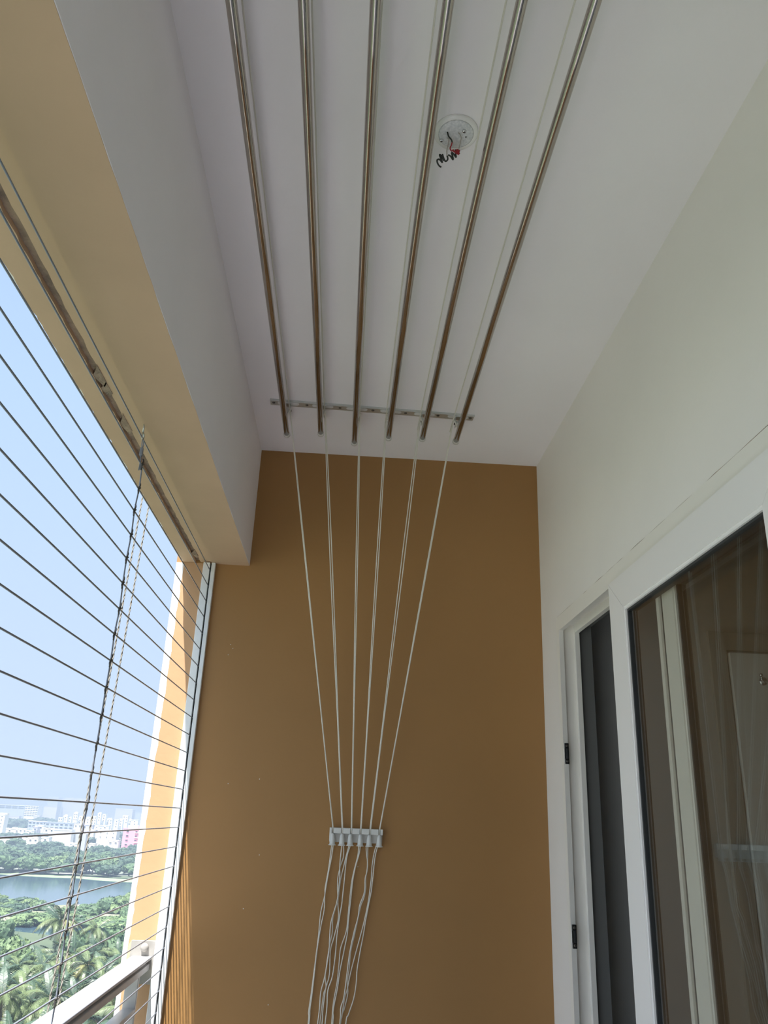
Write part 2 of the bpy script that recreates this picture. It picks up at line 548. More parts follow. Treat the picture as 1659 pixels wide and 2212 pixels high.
# ------------------------------------------------------------------ drying rods
ZR = 1.34
ROD_X = [-0.269, -0.141, -0.014, 0.113, 0.240, 0.367]
ROD_Y = [2.723, 2.698, 2.760, 2.699, 2.690, 2.696]
PUL_X = [-0.2555, -0.1275, 0.0005, 0.0990, 0.224, 0.347]
ORD = ['leftmost', 'second from left', 'third from left', 'fourth from left', 'fifth from left', 'rightmost']
rod_lab = ['leftmost stainless steel drying rod, nearest the open side of the balcony',
           'second stainless steel drying rod from the open side',
           'third stainless steel drying rod from the open side, its end reaching furthest',
           'fourth stainless steel drying rod from the open side, passing left of the ceiling disc',
           'fifth stainless steel drying rod, passing right of the ceiling disc',
           'rightmost stainless steel drying rod, nearest the sliding door wall']
Y_NEAR = 0.30
for i in range(6):
    r = tag(empty('drying_rod', (ROD_X[i], ROD_Y[i], ZR)), rod_lab[i], 'drying rod', 'ceiling drying rods')
    L = ROD_Y[i] - Y_NEAR
    MB().tube([(0, -0.006, 0), (0, -L * 0.33, 0), (0.001, -L * 0.66, -0.001), (0.002, -L, 0)], 0.0104, 24).build('pipe', 'steel_rod', r)
    MB().lathe([(0.0118, -0.016), (0.0124, -0.012), (0.0124, -0.001), (0.0108, 0.0015), (0.004, 0.002)], (0, 0, 0), 'Y', 20).build('end_cap', 'clear_cap', r)
    MB().lathe([(0.004, -L - 0.008), (0.0124, -L - 0.006), (0.0124, -L + 0.006), (0.0118, -L + 0.010)], (0.002, 0, 0), 'Y', 20).build('end_cap', 'clear_cap', r)

# ------------------------------------------------------------------ pulley brackets on the ceiling


def pulley_bracket(name, label, p0, p1, first):
    root = tag(empty(name, ((p0[0] + p1[0]) / 2, (p0[1] + p1[1]) / 2, H)), label, 'bracket', 'pulley brackets on the ceiling')
    ang = math.atan2(p1[1] - p0[1], p1[0] - p0[0])
    root.rotation_euler = (0, 0, ang)
    L = math.hypot(p1[0] - p0[0], p1[1] - p0[1])
    h = L / 2
    W = 0.0215
    # strip with a folded lip
    MB().box(-h, h, -W, W, -0.0022, 0.0).box(-h, h, -W - 0.0015, -W, -0.009, 0.0).build('strip', 'galvanised', root)
    step = 0.1265
    for k in range(6):
        x = -h + 0.066 + k * step
        # raised oblong pressing either side of each pulley
        sl = []
        for j in range(13):
            a = -PI / 2 + PI * j / 12
            sl.append((x + 0.030 + 0.009 * math.cos(a), 0.009 * math.sin(a)))
        for j in range(13):
            a = PI / 2 + PI * j / 12
            sl.append((x - 0.030 + 0.009 * math.cos(a), 0.009 * math.sin(a)))
        MB().prism(sl, -0.0042, -0.002, 2).build('oblong_pressing', 'channel_alu', root)
        u = MB()
        for s in (-1, 1):
            u.box(x + s * 0.0085 - 0.001, x + s * 0.0085 + 0.001, -0.004, 0.022, -0.040, -0.002)
        u.box(x - 0.0095, x + 0.0095, -0.004, 0.022, -0.0045, -0.002)
        f = u.build('pulley_fork', 'galvanised', root)
        MB().lathe([(0.011, -0.006), (0.013, -0.005), (0.0085, 0.0), (0.013, 0.005), (0.011, 0.006)], (x, 0.011, -0.027), 'X', 20).build('pulley_wheel', 'white_plastic', f)
        MB().lathe([(0.0042, -0.013), (0.0042, -0.0095), (0.0018, -0.0095), (0.0018, 0.0095), (0.0042, 0.0095), (0.0042, 0.013)], (x, 0.011, -0.027), 'X', 10).build('axle_bolt', 'screw', f)
    for k in range(7):
        x = -h + 0.012 + k * (L - 0.024) / 6
        MB().lathe([(0.0028, -0.0050), (0.0054, -0.0040), (0.0058, -0.002)], (x, 0.002, 0), 'Z', 14).build('fixing_screw', 'screw', root)
    return root


pulley_bracket('pulley_bracket', 'galvanised pulley strip screwed to the ceiling near the end wall', (-0.330, 2.614), (0.427, 2.643), True)

# ------------------------------------------------------------------ cords
SLOT_X = [-0.011, 0.022, 0.054, 0.087, 0.120, 0.153]
LOWER = [
 [(-0.012,-0.085),(-0.015,-0.125),(-0.019,-0.171),(-0.026,-0.224),(-0.026,-0.249),(-0.036,-0.302),(-0.039,-0.374),(-0.043,-0.431),(-0.047,-0.486),(-0.051,-0.541),(-0.056,-0.595),(-0.055,-0.628)],
 [(-0.007,-0.085),(-0.010,-0.125),(-0.017,-0.171),(-0.024,-0.228),(-0.026,-0.255),(-0.025,-0.293),(-0.033,-0.345),(-0.041,-0.417),(-0.045,-0.486),(-0.048,-0.541),(-0.052,-0.587),(-0.052,-0.628)],
 [(0.023,-0.084),(0.021,-0.123),(0.020,-0.158),(0.022,-0.188),(0.018,-0.257),(0.009,-0.295),(0.000,-0.333),(-0.001,-0.384),(-0.001,-0.418),(-0.010,-0.491),(-0.020,-0.535),(-0.021,-0.581),(-0.024,-0.627)],
 [(0.028,-0.083),(0.031,-0.123),(0.023,-0.151),(0.016,-0.188),(0.016,-0.222),(0.019,-0.262),(0.006,-0.315),(0.007,-0.361),(-0.000,-0.401),(-0.008,-0.485),(-0.004,-0.521),(-0.010,-0.540),(-0.014,-0.581),(-0.017,-0.627)],
 [(0.049,-0.083),(0.041,-0.118),(0.033,-0.158),(0.026,-0.192),(0.022,-0.238),(0.020,-0.268),(0.025,-0.315),(0.014,-0.372),(0.004,-0.415),(0.005,-0.485),(-0.005,-0.529),(-0.010,-0.594),(-0.010,-0.627)],
 [(0.054,-0.082),(0.044,-0.118),(0.040,-0.157),(0.038,-0.203),(0.035,-0.249),(0.034,-0.271),(0.027,-0.326),(0.023,-0.372),(0.021,-0.429),(0.015,-0.490),(0.003,-0.529),(0.003,-0.575),(0.000,-0.626)],
 [(0.082,-0.081),(0.081,-0.117),(0.071,-0.163),(0.064,-0.202),(0.061,-0.240),(0.058,-0.293),(0.054,-0.354),(0.038,-0.406),(0.035,-0.456),(0.032,-0.506),(0.025,-0.553),(0.022,-0.588),(0.021,-0.626)],
 [(0.087,-0.081),(0.086,-0.109),(0.074,-0.156),(0.067,-0.202),(0.064,-0.255),(0.060,-0.313),(0.058,-0.360),(0.051,-0.405),(0.040,-0.470),(0.034,-0.525),(0.027,-0.566),(0.024,-0.593),(0.025,-0.626)],
 [(0.109,-0.084),(0.110,-0.108),(0.115,-0.136),(0.115,-0.166),(0.110,-0.189),(0.110,-0.219),(0.107,-0.242),(0.095,-0.274),(0.091,-0.312),(0.080,-0.356),(0.070,-0.410),(0.065,-0.455),(0.061,-0.505),(0.056,-0.552),(0.048,-0.579),(0.048,-0.625)],
 [(0.115,-0.084),(0.115,-0.120),(0.116,-0.155),(0.112,-0.189),(0.113,-0.223),(0.108,-0.253),(0.099,-0.277),(0.090,-0.324),(0.081,-0.370),(0.072,-0.416),(0.070,-0.461),(0.066,-0.505),(0.069,-0.538),(0.061,-0.579),(0.050,-0.625)],
 [(0.145,-0.079),(0.137,-0.110),(0.132,-0.149),(0.131,-0.189),(0.127,-0.234),(0.124,-0.262),(0.114,-0.317),(0.103,-0.364),(0.087,-0.427),(0.074,-0.483),(0.067,-0.524),(0.059,-0.552),(0.053,-0.606),(0.050,-0.625)],
 [(0.150,-0.079),(0.142,-0.114),(0.138,-0.154),(0.136,-0.188),(0.132,-0.234),(0.127,-0.262),(0.117,-0.323),(0.111,-0.369),(0.103,-0.415),(0.096,-0.468),(0.095,-0.507),(0.089,-0.551),(0.074,-0.597),(0.067,-0.625)],
]
cord_lab = ['leftmost doubled white cord running from the left rod to the wall cleat', 'second doubled white cord from the left above the wall cleat',
            'third doubled white cord from the left, hanging nearly straight to the cleat', 'fourth doubled white cord from the left above the wall cleat',
            'fifth doubled white cord from the left, its two strands clearly apart', 'rightmost doubled white cord slanting from the right rod to the cleat']
SPREAD = [0.0012, 0.0030, 0.0024, 0.0028, 0.0036, 0.0014]
YA = D - 0.020
for i in range(6):
    sx = SLOT_X[i]
    c = tag(empty('hoisting_rope', (sx, YA, -0.05)), cord_lab[i], 'cord', 'white cords of the drying rods')
    px = PUL_X[i]
    py = 2.60 + 0.012 + 0.0012 * i
    for k in range(2):
        low = LOWER[2 * i + k]
        s = -1 if k == 0 else 1
        off = s * SPREAD[i]
        P = []
        if k == 0:      # runs along the ceiling from the near pulley
            P += [(px - 0.002, Y_NEAR, H - 0.030), (px - 0.002, 1.4, H - 0.0325), (px + off * 0.5, py, H - 0.031)]
        else:           # comes up from the rod under the pulley
            P += [(ROD_X[i], 2.615, ZR + 0.012), (px + off * 0.4, 2.606, H - 0.036), (px + off * 0.5, py, H - 0.031)]
        top = Vector((px + off * 0.5, py, H - 0.031))
        slot = Vector((sx + off * 0.35, YA - 0.001, -0.034))
        mid = []
        for t in (0.15, 0.35, 0.55, 0.75, 0.92):
            q = top.lerp(slot, t)
            q.x += off * 0.8 * math.sin(PI * min(1, t * 1.4)) * (1 if t < 0.8 else 0.6)
            if i in (0, 5) or t < 0.9:
                q.x += 0.0
            mid.append(q)
        P += [top + (slot - top) * 0.02] + mid + [slot, (sx + off * 0.2, YA - 0.001, -0.055)]
        n = len(low)
        for j, (lx, lz) in enumerate(low):
            ly = D - 0.016 + 0.006 * min(1, j / 4) - 0.0042 * ((2 * i + k) % 3) * min(1, j / 3)
            P.append((lx, ly, lz))
        # carry on below the frame to the floor end
        ex, ez = low[-1]
        P += [(ex - 0.012, D - 0.010, ez - 0.2), (ex - 0.02, D - 0.012, ez - 0.45)]
        loc = Vector((sx, YA, -0.05))
        pts = [Vector(p) - loc for p in smooth_path(P, 5)]
        MB().tube(pts, 0.0019, 7).build('strand', 'cord', c)
    # bell shaped toggle on the cord, below the cleat
    tilt = [0.0, 0.0, -0.006, -0.001, -0.005, 0.0][i]
    MB().lathe([(0.0030, -0.0395), (0.0130, -0.0385), (0.0132, -0.0365), (0.0100, -0.0350), (0.0096, -0.031), (0.0082, -0.016), (0.0062, -0.004), (0.0040, 0.0)],
               (tilt * 0.5, -0.004, 0.0), 'Z', 20).build('bell_toggle', 'white_plastic', c)

# ------------------------------------------------------------------ wall cleat
cl = tag(empty('cord_cleat', (0.071, D, -0.055)), 'white plastic cleat bar on the ochre wall holding six cords', 'cleat')


def cpart(mb, name, material):
    o = mb.build(name, material, cl)
    o.location = (-0.071, -D, 0.055)
    return o


cpart(MB().bbox(-0.022, 0.164, D - 0.007, D, -0.078, -0.031, 0.0012), 'back_plate', 'white_plastic')
edges = [-0.0225] + SLOT_X + [0.1645]
for k in range(7):
    a = edges[k] + (0.0032 if k else 0)
    b = edges[k + 1] - (0.0032 if k < 6 else 0)
    cpart(MB().bbox(a, b, D - 0.026, D - 0.006, -0.050 if k else -0.074, -0.031, 0.0022 if b - a > 0.01 else 0.0012), 'cord_block', 'white_plastic')

# ------------------------------------------------------------------ ceiling junction disc with loose wires
ro = tag(empty('ceiling_rose', (0.177, 1.331, H)), 'round pale junction disc with loose wires on the ceiling', 'ceiling disc')
MB().lathe([(0.039, -0.0060), (0.0475, -0.0050), (0.0490, -0.0022), (0.0490, 0)], (0, 0, 0), 'Z', 48).build('rim', 'rose_rim', ro)
MB().lathe([(0.001, -0.0072), (0.036, -0.0070), (0.0395, -0.0058)], (0, 0, 0), 'Z', 48).build('disc', 'rose_disc', ro)
for x, y in ((0.0165, -0.0115), (-0.030, 0.0185)):
    s = MB().lathe([(0.0012, -0.0105), (0.0042, -0.0098), (0.0050, -0.007)], (x, y, 0), 'Z', 16).build('screw', 'chrome', ro)
    MB().box(x - 0.0026, x + 0.0026, y - 0.0007, y + 0.0007, -0.0108, -0.0100).box(x - 0.0007, x + 0.0007, y - 0.0026, y + 0.0026, -0.0108, -0.0100).build('cross_slot', 'screw', s)
MB().lathe([(0.0018, -0.0080), (0.0020, -0.0069)], (0.0225, 0.0045, 0), 'Z', 10).build('hole', 'screw', ro)


def coil(c, axis, R, r, turns, pitch, phase=0.0):
    axis = Vector(axis).normalized()
    u = axis.orthogonal().normalized()
    v = axis.cross(u)
    N = int(turns * 12)
    return [Vector(c) + axis * (pitch * k / 12) + u * (R * math.cos(phase + 2 * PI * k / 12)) + v * (R * math.sin(phase + 2 * PI * k / 12)) for k in range(N + 1)]


ZW = -0.008
# (x right, y away) offsets on the disc, hanging downwards
MB().tube(smooth_path([(-0.020, -0.0060, ZW), (-0.0165, -0.0020, ZW - 0.008), (-0.010, 0.0040, ZW - 0.010), (-0.0072, 0.0085, ZW - 0.013)], 6), 0.0017, 8).build('black_wire', 'wire_black', ro)
MB().tube(smooth_path([(-0.0072, 0.0085, ZW - 0.013), (-0.0085, 0.0150, ZW - 0.016), (-0.0100, 0.0210, ZW - 0.018), (-0.0060, 0.0265, ZW - 0.020), (-0.003, 0.021, ZW - 0.022), (-0.001, 0.0245, ZW - 0.024), (0.002, 0.0205, ZW - 0.024)], 6), 0.0015, 8).build('red_wire', 'wire_red', ro)
MB().tube(coil((0.0035, 0.0235, ZW - 0.022), (0.55, 0.05, -0.25), 0.0042, 0.0014, 4.0, 0.0021), 0.0013, 8).build('red_wire', 'wire_red', ro)
MB().tube(smooth_path([(0.0045, -0.0060, ZW), (0.0075, -0.0080, ZW - 0.006), (0.0110, -0.0030, ZW - 0.010), (0.0105, 0.0080, ZW - 0.014), (0.0090, 0.0200, ZW - 0.020)], 6), 0.0010, 8).build('white_wire', 'wire_white', ro)
MB().tube(smooth_path([(-0.0185, 0.0105, ZW), (-0.0150, 0.0070, ZW - 0.006), (-0.0150, 0.0150, ZW - 0.011), (-0.0165, 0.0260, ZW - 0.018), (-0.0150, 0.0360, ZW - 0.028)], 6), 0.0012, 8).build('white_wire', 'wire_white', ro)
zig = [(-0.0150, 0.0330, ZW - 0.028), (-0.0130, 0.0390, ZW - 0.032), (-0.0170, 0.0430, ZW - 0.034), (-0.0215, 0.0380, ZW - 0.033), (-0.0260, 0.0285, ZW - 0.030), (-0.0230, 0.0335, ZW - 0.034), (-0.0215, 0.0390, ZW - 0.036),
       (-0.0280, 0.0300, ZW - 0.033), (-0.0325, 0.0290, ZW - 0.031), (-0.0270, 0.0365, ZW - 0.038), (-0.0250, 0.0410, ZW - 0.040), (-0.0320, 0.0350, ZW - 0.038), (-0.0370, 0.0355, ZW - 0.040), (-0.0350, 0.0410, ZW - 0.044), (-0.0300, 0.0455, ZW - 0.047), (-0.0265, 0.0455, ZW - 0.049)]
MB().tube(smooth_path(zig, 6), 0.0019, 8).build('black_wire', 'wire_black', ro)
zig2 = [(0.0020, 0.0230, ZW - 0.018), (0.0040, 0.0320, ZW - 0.024), (0.0050, 0.0350, ZW - 0.028), (-0.0010, 0.0290, ZW - 0.026), (-0.0060, 0.0275, ZW - 0.024), (-0.0020, 0.0345, ZW - 0.030), (-0.0015, 0.0385, ZW - 0.032), (-0.0080, 0.0320, ZW - 0.029), (-0.0130, 0.0315, ZW - 0.027)]
MB().tube(smooth_path(zig2, 6), 0.0019, 8).build('black_wire', 'wire_black', ro)

# ------------------------------------------------------------------ cable grille over the open side
XW = -0.548
gr = tag(empty('cable_grille', (XW, D, FL)), 'grille of tight horizontal steel cables across the open balcony side', 'grille')
gloc = Vector((XW, D, FL))


def gpart(mb, name, material, parent=None):
    o = mb.build(name, material, parent or gr)
    if parent is None:
        o.location = -gloc
    return o


for y0, y1, yb in ((D - 0.020, D, D - 0.004), (YN, YN + 0.020, YN + 0.004)):
    far = y0 > 0
    m = MB()
    m.bbox(-0.577, XW - 0.0028, y0, y1, FL, ZB - 0.0005, 0.0015)
    m.bbox(XW + 0.0028, -0.530, y0, y1, FL, ZB - 0.0005, 0.0015)
    ch = gpart(m, 'guide_channel', 'channel_alu')
    mm = MB().box(XW - 0.004, XW + 0.004, min(yb, y1 if far else y0), max(yb, y1 if far else y0), FL, ZB - 0.001)
    mm.build('slit', 'channel_slit', ch)
CY = 1.884
zw = 0.882
wires = []
while zw > FL + 0.05:
    wires.append(zw)
    zw -= 0.0622
for k, z in enumerate(wires):
    gpart(MB().tube([(XW, YN + 0.01, z), (XW, 1.0, z - 0.001), (XW, CY, z), (XW, D - 0.008, z)], 0.0019, 8), 'horizontal_cable', 'cable_coat')
# vertical spacer cable with a clip at every crossing
rnd = random.Random(8)
pts = [(XW + 0.003, CY - 0.012, 0.80)]
for z in wires[1:]:
    pts.append((XW + 0.0032, CY + rnd.uniform(-0.004, 0.006), z))
vc = gpart(MB().tube(smooth_path(pts, 3), 0.0018, 8), 'vertical_cable', 'cable_coat')
clip = MB()
clip.torus((0, 0, 0), 0.0036, 0.0013, 'Z', 14, 6)
clip.tube(smooth_path([(-0.001, -0.002, -0.001), (0.0015, 0.001, 0.006), (0.0005, 0.0025, 0.012), (-0.001, 0.001, 0.015)], 4), 0.0019, 6)
clip.tube(smooth_path([(0.001, 0.002, 0.001), (-0.0005, -0.003, -0.006), (0.001, -0.0042, -0.013), (0.0, -0.001, -0.016)], 4), 0.0022, 6)
clip.tube([(0.0, -0.004, 0.0), (0.0015, 0.0, 0.0015), (0.0, 0.006, 0.0)], 0.0022, 6)
cme = clip.mesh('crossing_clip', 'clip_metal')
for p in pts[1:]:
    o = link('crossing_clip', cme, gr)
    o.location = Vector(p) - gloc
# top eye hook, thimble and ferrule
hk = gpart(MB().torus((XW, 1.860, 0.888), 0.0085, 0.0021, 'X', 22, 8).tube([(XW, 1.857, 0.897), (XW, 1.855, ZB + 0.01)], 0.0024, 8), 'eye_hook', 'galvanised')
hy = 1.866
lp = gpart(MB().tube(smooth_path([(XW + 0.001, hy, 0.857), (XW + 0.001, hy - 0.007, 0.867), (XW + 0.001, hy - 0.006, 0.880), (XW + 0.001, hy + 0.002, 0.881), (XW + 0.001, hy + 0.007, 0.869), (XW + 0.001, hy + 0.004, 0.857)], 5), 0.0014, 7), 'thimble_loop', 'cable_coat')
gpart(MB().bbox(XW - 0.0032, XW + 0.0046, hy - 0.0025, hy + 0.0065, 0.836, 0.859, 0.0018), 'ferrule', 'cable_coat')
gpart(MB().tube([(XW + 0.001, hy + 0.001, 0.837), (XW + 0.002, hy + 0.003, 0.815), (XW + 0.003, CY - 0.012, 0.80)], 0.0018, 7).tube([(XW + 0.001, hy + 0.005, 0.837), (XW + 0.001, hy + 0.001, 0.796)], 0.0012, 7), 'cable_tail', 'cable_coat')

# twisted ropes hanging outside
rope_lab = ['left of two thin twisted ropes hanging outside the cable grille', 'right of two thin twisted ropes hanging outside the cable grille']
for i, (ya, yb) in enumerate(((2.482, 2.372), (2.572, 2.452))):
    X0 = -0.70
    r = tag(empty('twisted_rope', (X0, ya, 0.951)), rope_lab[i], 'rope', 'ropes outside the grille')
    slope = (yb - ya) / 1.44
    for k in range(2):
        P = []
        zz = 0.75
        while zz > -1.6:
            a = zz * 150 + k * PI
            P.append((0.0016 * math.cos(a), slope * (-zz) * 1.0 + 0.0016 * math.sin(a), zz))
            zz -= 0.0085
        MB().tube(P, 0.0017, 5).build('yarn', 'rope_twist', r)

# ------------------------------------------------------------------ railing
ra = tag(empty('balcony_railing', (-0.62, D, FL)), 'grey painted metal railing outside the cable grille', 'railing')


def rpart(mb, name, material, parent=None):
    o = mb.build(name, material, parent or ra)
    if parent is None:
        o.location = (0.62, -D, -FL)
    return o


rpart(MB().bbox(-0.652, -0.586, YN, D - 0.006, -0.461, -0.451, 0.003), 'handrail_cap', 'rail_paint')
rpart(MB().box(-0.640, -0.600, YN, D - 0.006, -0.4745, -0.4605), 'handrail_web', 'rail_paint')
rpart(MB().bbox(-0.648, -0.5900, YN, D - 0.006, -0.492, -0.473, 0.002), 'handrail', 'rail_paint')
pl = rpart(MB().bbox(-0.659, -0.568, D - 0.0065, D - 0.0005, -0.533, -0.405, 0.0015), 'wall_plate', 'plate_grey')
rpart(MB().lathe([(0.0118, 0), (0.0125, -0.003), (0.0125, -0.010), (0.0095, -0.0135), (0.004, -0.0145)], (-0.612, D - 0.006, -0.425), 'Y', 20), 'bolt', 'plate_grey')
for py in (2.893, 1.93, 0.97, 0.0):
    rpart(MB().bbox(-0.630, -0.590, py, py + 0.014, FL, -0.490, 0.002), 'post', 'rail_paint')
rpart(MB().bbox(-0.630, -0.590, YN, 2.894, -0.592, -0.575, 0.002), 'lower_rail', 'rail_paint')
rpart(MB().bbox(-0.630, -0.590, YN, 2.894, FL + 0.08, FL + 0.095, 0.002), 'lower_rail', 'rail_paint')
y = 2.893 - 0.10
while y > YN + 0.05:
    rpart(MB().box(-0.616, -0.604, y, y + 0.012, FL + 0.09, -0.59), 'baluster', 'rail_paint')
    y -= 0.10

# ------------------------------------------------------------------ outside: ground, lake
GZ = -40.0
m = MB()
m.add([(-16000, -9000, GZ - 1), (9000, -9000, GZ - 1), (9000, 20000, GZ - 1), (-16000, 20000, GZ - 1)], [(0, 1, 2, 3)])
tag(m.build('ground', 'city_ground'), 'hazy city ground far below the balcony', kind='structure')


def shore(pts_near, pts_far, z0, z1, name, material, label, cat=None, kind='structure'):
    poly = pts_near + pts_far[::-1]
    return tag(MB().prism(poly, z0, z1, 2).build(name, material), label, cat, kind=kind)


rnd = random.Random(21)
tag(MB().prism([(-900, 255), (300, 255), (300, 560), (-900, 560)], GZ - 0.9, GZ - 0.2, 2).build('lake', 'water'), 'calm blue grey lake beyond the palms', kind='structure')
XS = [-900, -600, -400, -300, -250, -220, -200, -185, -170, -155, -140, -125, -112, -100, -90, -80, -70, -60, -40, -10, 60, 300]


def wav(base, amp, tilt=0.0):
    return [(x, base + tilt * (x + 120) + amp * math.sin(x * 0.11) + rnd.uniform(-amp, amp) * 0.5) for x in XS]


shore(wav(549, 3, -0.25), [(x, 566) for x in XS], GZ - 0.8, GZ + 0.25, 'far_bank', 'land', 'far bank of the lake')
shore(wav(527, 3, -0.25), wav(551, 2, -0.25), GZ - 0.5, GZ - 0.1, 'algae_band', 'algae', 'pale green floating weed band along the far shore', kind='stuff')
isl_near = [(-260, 352), (-170, 342), (-135, 338), (-115, 331), (-100, 327), (-88, 325), (-78, 322), (-66, 322), (-50, 326), (-20, 330), (60, 335)]
isl_far = [(-260, 398), (-170, 393), (-145, 390), (-130, 384), (-118, 388), (-105, 398), (-99, 420), (-104, 455), (-96, 490), (-60, 500), (60, 510)]
shore(isl_near, isl_far, GZ - 0.5, GZ + 0.4, 'sand_spit', 'sand', 'sandy spit with bushes between lake and palms')
shore([(-900, -50), (-400, -50), (-1.2, -50), (300, -50)], [(-900, 300), (-150, 300), (-105, 306), (-88, 298), (-72, 288), (-50, 284), (0, 290), (300, 295)], GZ - 0.9, GZ + 0.5, 'palm_ground', 'land', 'dark green ground under the palm grove')

# ------------------------------------------------------------------ trees


def crown(seed, lobes, flat, res=2):
    """lumpy crown about 1 m in radius, built of many overlapping leafy lobes"""
    r = random.Random(seed)
    m = MB()
    for k in range(lobes):
        a = r.uniform(0, 2 * PI)
        t = math.sqrt(r.random())
        d = t * 0.80
        c = Vector((math.cos(a) * d, math.sin(a) * d, r.uniform(0.15, 0.75) * flat * (1.15 - 0.6 * t) + 0.25 * flat))
        R = r.uniform(0.20, 0.40)
        bm = bmesh.new()
        bmesh.ops.create_icosphere(bm, subdivisions=res, radius=1.0)
        for v in bm.verts:
            n = noise.noise(v.co * 2.6 + Vector((seed * 3.1, k * 1.7, 0)))
            n2 = noise.noise(v.co * 6.0 + Vector((k * 2.3, seed, 4)))
            v.co = c + Vector((v.co.x, v.co.y, v.co.z * 0.8)) * (R * (1 + 0.45 * n + 0.35 * n2))
        bm.verts.index_update()
        m.add([v.co[:] for v in bm.verts], [[v.index for v in f.verts] for f in bm.faces])
        bm.free()
        # leaf sprays standing off the lobe
        for q in range(46):
            d = Vector((r.gauss(0, 1), r.gauss(0, 1), r.gauss(0.35, 1))).normalized()
            p = c + Vector((d.x, d.y, d.z * 0.8)) * (R * r.uniform(0.85, 1.2))
            t1 = d.orthogonal().normalized()
            t1.rotate(Matrix.Rotation(r.uniform(0, 6.28), 3, d))
            t1 = (t1 + d * r.uniform(-0.4, 0.9)).normalized()
            t2 = t1.cross(Vector((r.gauss(0, 1), r.gauss(0, 1), r.gauss(0, 1)))).normalized()
            z = r.uniform(0.05, 0.11)
            m.add([p - t1 * z, p + t2 * z * 0.45, p + t1 * z, p - t2 * z * 0.45], [(0, 1, 2, 3)])
    return m


CROWN = {}
for lk in ('leaf_dark', 'leaf_mid', 'leaf_light'):
    CROWN[lk] = [crown(s, 20, 0.9).mesh('crown', lk) for s in (1, 2, 3)]
TRUNK = MB().tube([(0, 0, -0.1), (0.02, 0.01, 0.35), (0, 0, 0.7)], 0.06, 7, taper=[1.3, 1, 0.7]).mesh('trunk', 'bark')


def tree(name, x, y, rad, hgt, lk, label, cat, group, trunk=True, rz=0.0, var=0, zg=GZ):
    t = tag(empty(name, (x, y, zg)), label, cat, group)
    t.rotation_euler = (0, 0, rz)
    c = link('crown', CROWN[lk][var % 3], t)
    c.scale = (rad, rad, hgt * 0.72 if trunk else hgt * 0.95)
    c.location = (0, 0, hgt * 0.12 if trunk else -hgt * 0.10)
    if trunk:
        k = link('trunk', TRUNK, t)
        k.scale = (hgt * 0.5, hgt * 0.5, hgt * 0.75)
    return t


rnd = random.Random(77)
# dense bank of trees across the lake
for row, (yy, n) in enumerate(((572, 30), (600, 26), (640, 24), (690, 22), (745, 20), (800, 18), (850, 16))):
    for k in range(n):
        f = (k + rnd.uniform(0.1, 0.9)) / n
        x = yy * (-0.52 + 0.40 * f)
        if yy > 780 and -0.285 < x / yy < -0.255:
            continue
        lk = rnd.choice(['leaf_dark', 'leaf_dark', 'leaf_mid', 'leaf_mid', 'leaf_light'] if row < 3 else ['leaf_dark', 'leaf_dark', 'leaf_mid'])
        tree('broadleaf_tree', x, yy + rnd.uniform(-14, 14), rnd.uniform(7, 11), rnd.uniform(8, 12.5), lk, 'bushy green tree in the dense bank across the lake', 'tree', 'trees across the lake', rz=rnd.uniform(0, 6), var=k)
# trees between the buildings
for k in range(46):
    yy = rnd.uniform(930, 1420)
    x = yy * rnd.uniform(-0.44, -0.19)
    tree('broadleaf_tree', x, yy, rnd.uniform(9, 15), rnd.uniform(8, 12), 'leaf_dark', 'hazy dark tree among the distant white houses', 'tree', 'trees among the houses', rz=rnd.uniform(0, 6), var=k)
for k in range(20):
    yy = rnd.uniform(1440, 1900)
    x = yy * rnd.uniform(-0.385, -0.325)
    tree('broadleaf_tree', x, yy, rnd.uniform(18, 28), rnd.uniform(14, 22), 'leaf_dark', 'blue hazed tree below the long far building', 'tree', 'hazy wooded patch', rz=rnd.uniform(0, 6), var=k)
# bushes on the sandy spit
for k in range(150):
    f = rnd.random()
    if f < 0.40:
        x, y = rnd.uniform(-170, -116), rnd.choice([rnd.uniform(344, 356), rnd.uniform(370, 390), rnd.uniform(344, 390)])
        h, rr = rnd.uniform(2.0, 4.5), rnd.uniform(3.0, 6.0)
        lb = 'low bush on the sandy spit left of the tall palm'
        lk = rnd.choice(['leaf_mid', 'leaf_light', 'leaf_dark'])
    else:
        x, y = rnd.uniform(-108, -44), rnd.choice([rnd.uniform(326, 340), rnd.uniform(330, 400), rnd.uniform(395, 440)])
        if y > 395 and x < -94:
            x += 30
        h, rr = rnd.uniform(4, 8.5), rnd.uniform(5, 8)
        if x < -92 or y < 342:
            h *= 0.55
        lb = 'dense green bush on the spit right of the tall palm'
        lk = rnd.choice(['leaf_mid', 'leaf_light', 'leaf_light', 'leaf_mid'])
    tree('waterside_bush', x, y, rr, h, lk, lb, 'bush', 'bushes on the spit', trunk=False, rz=rnd.uniform(0, 6), var=k)

# ------------------------------------------------------------------ coconut palms


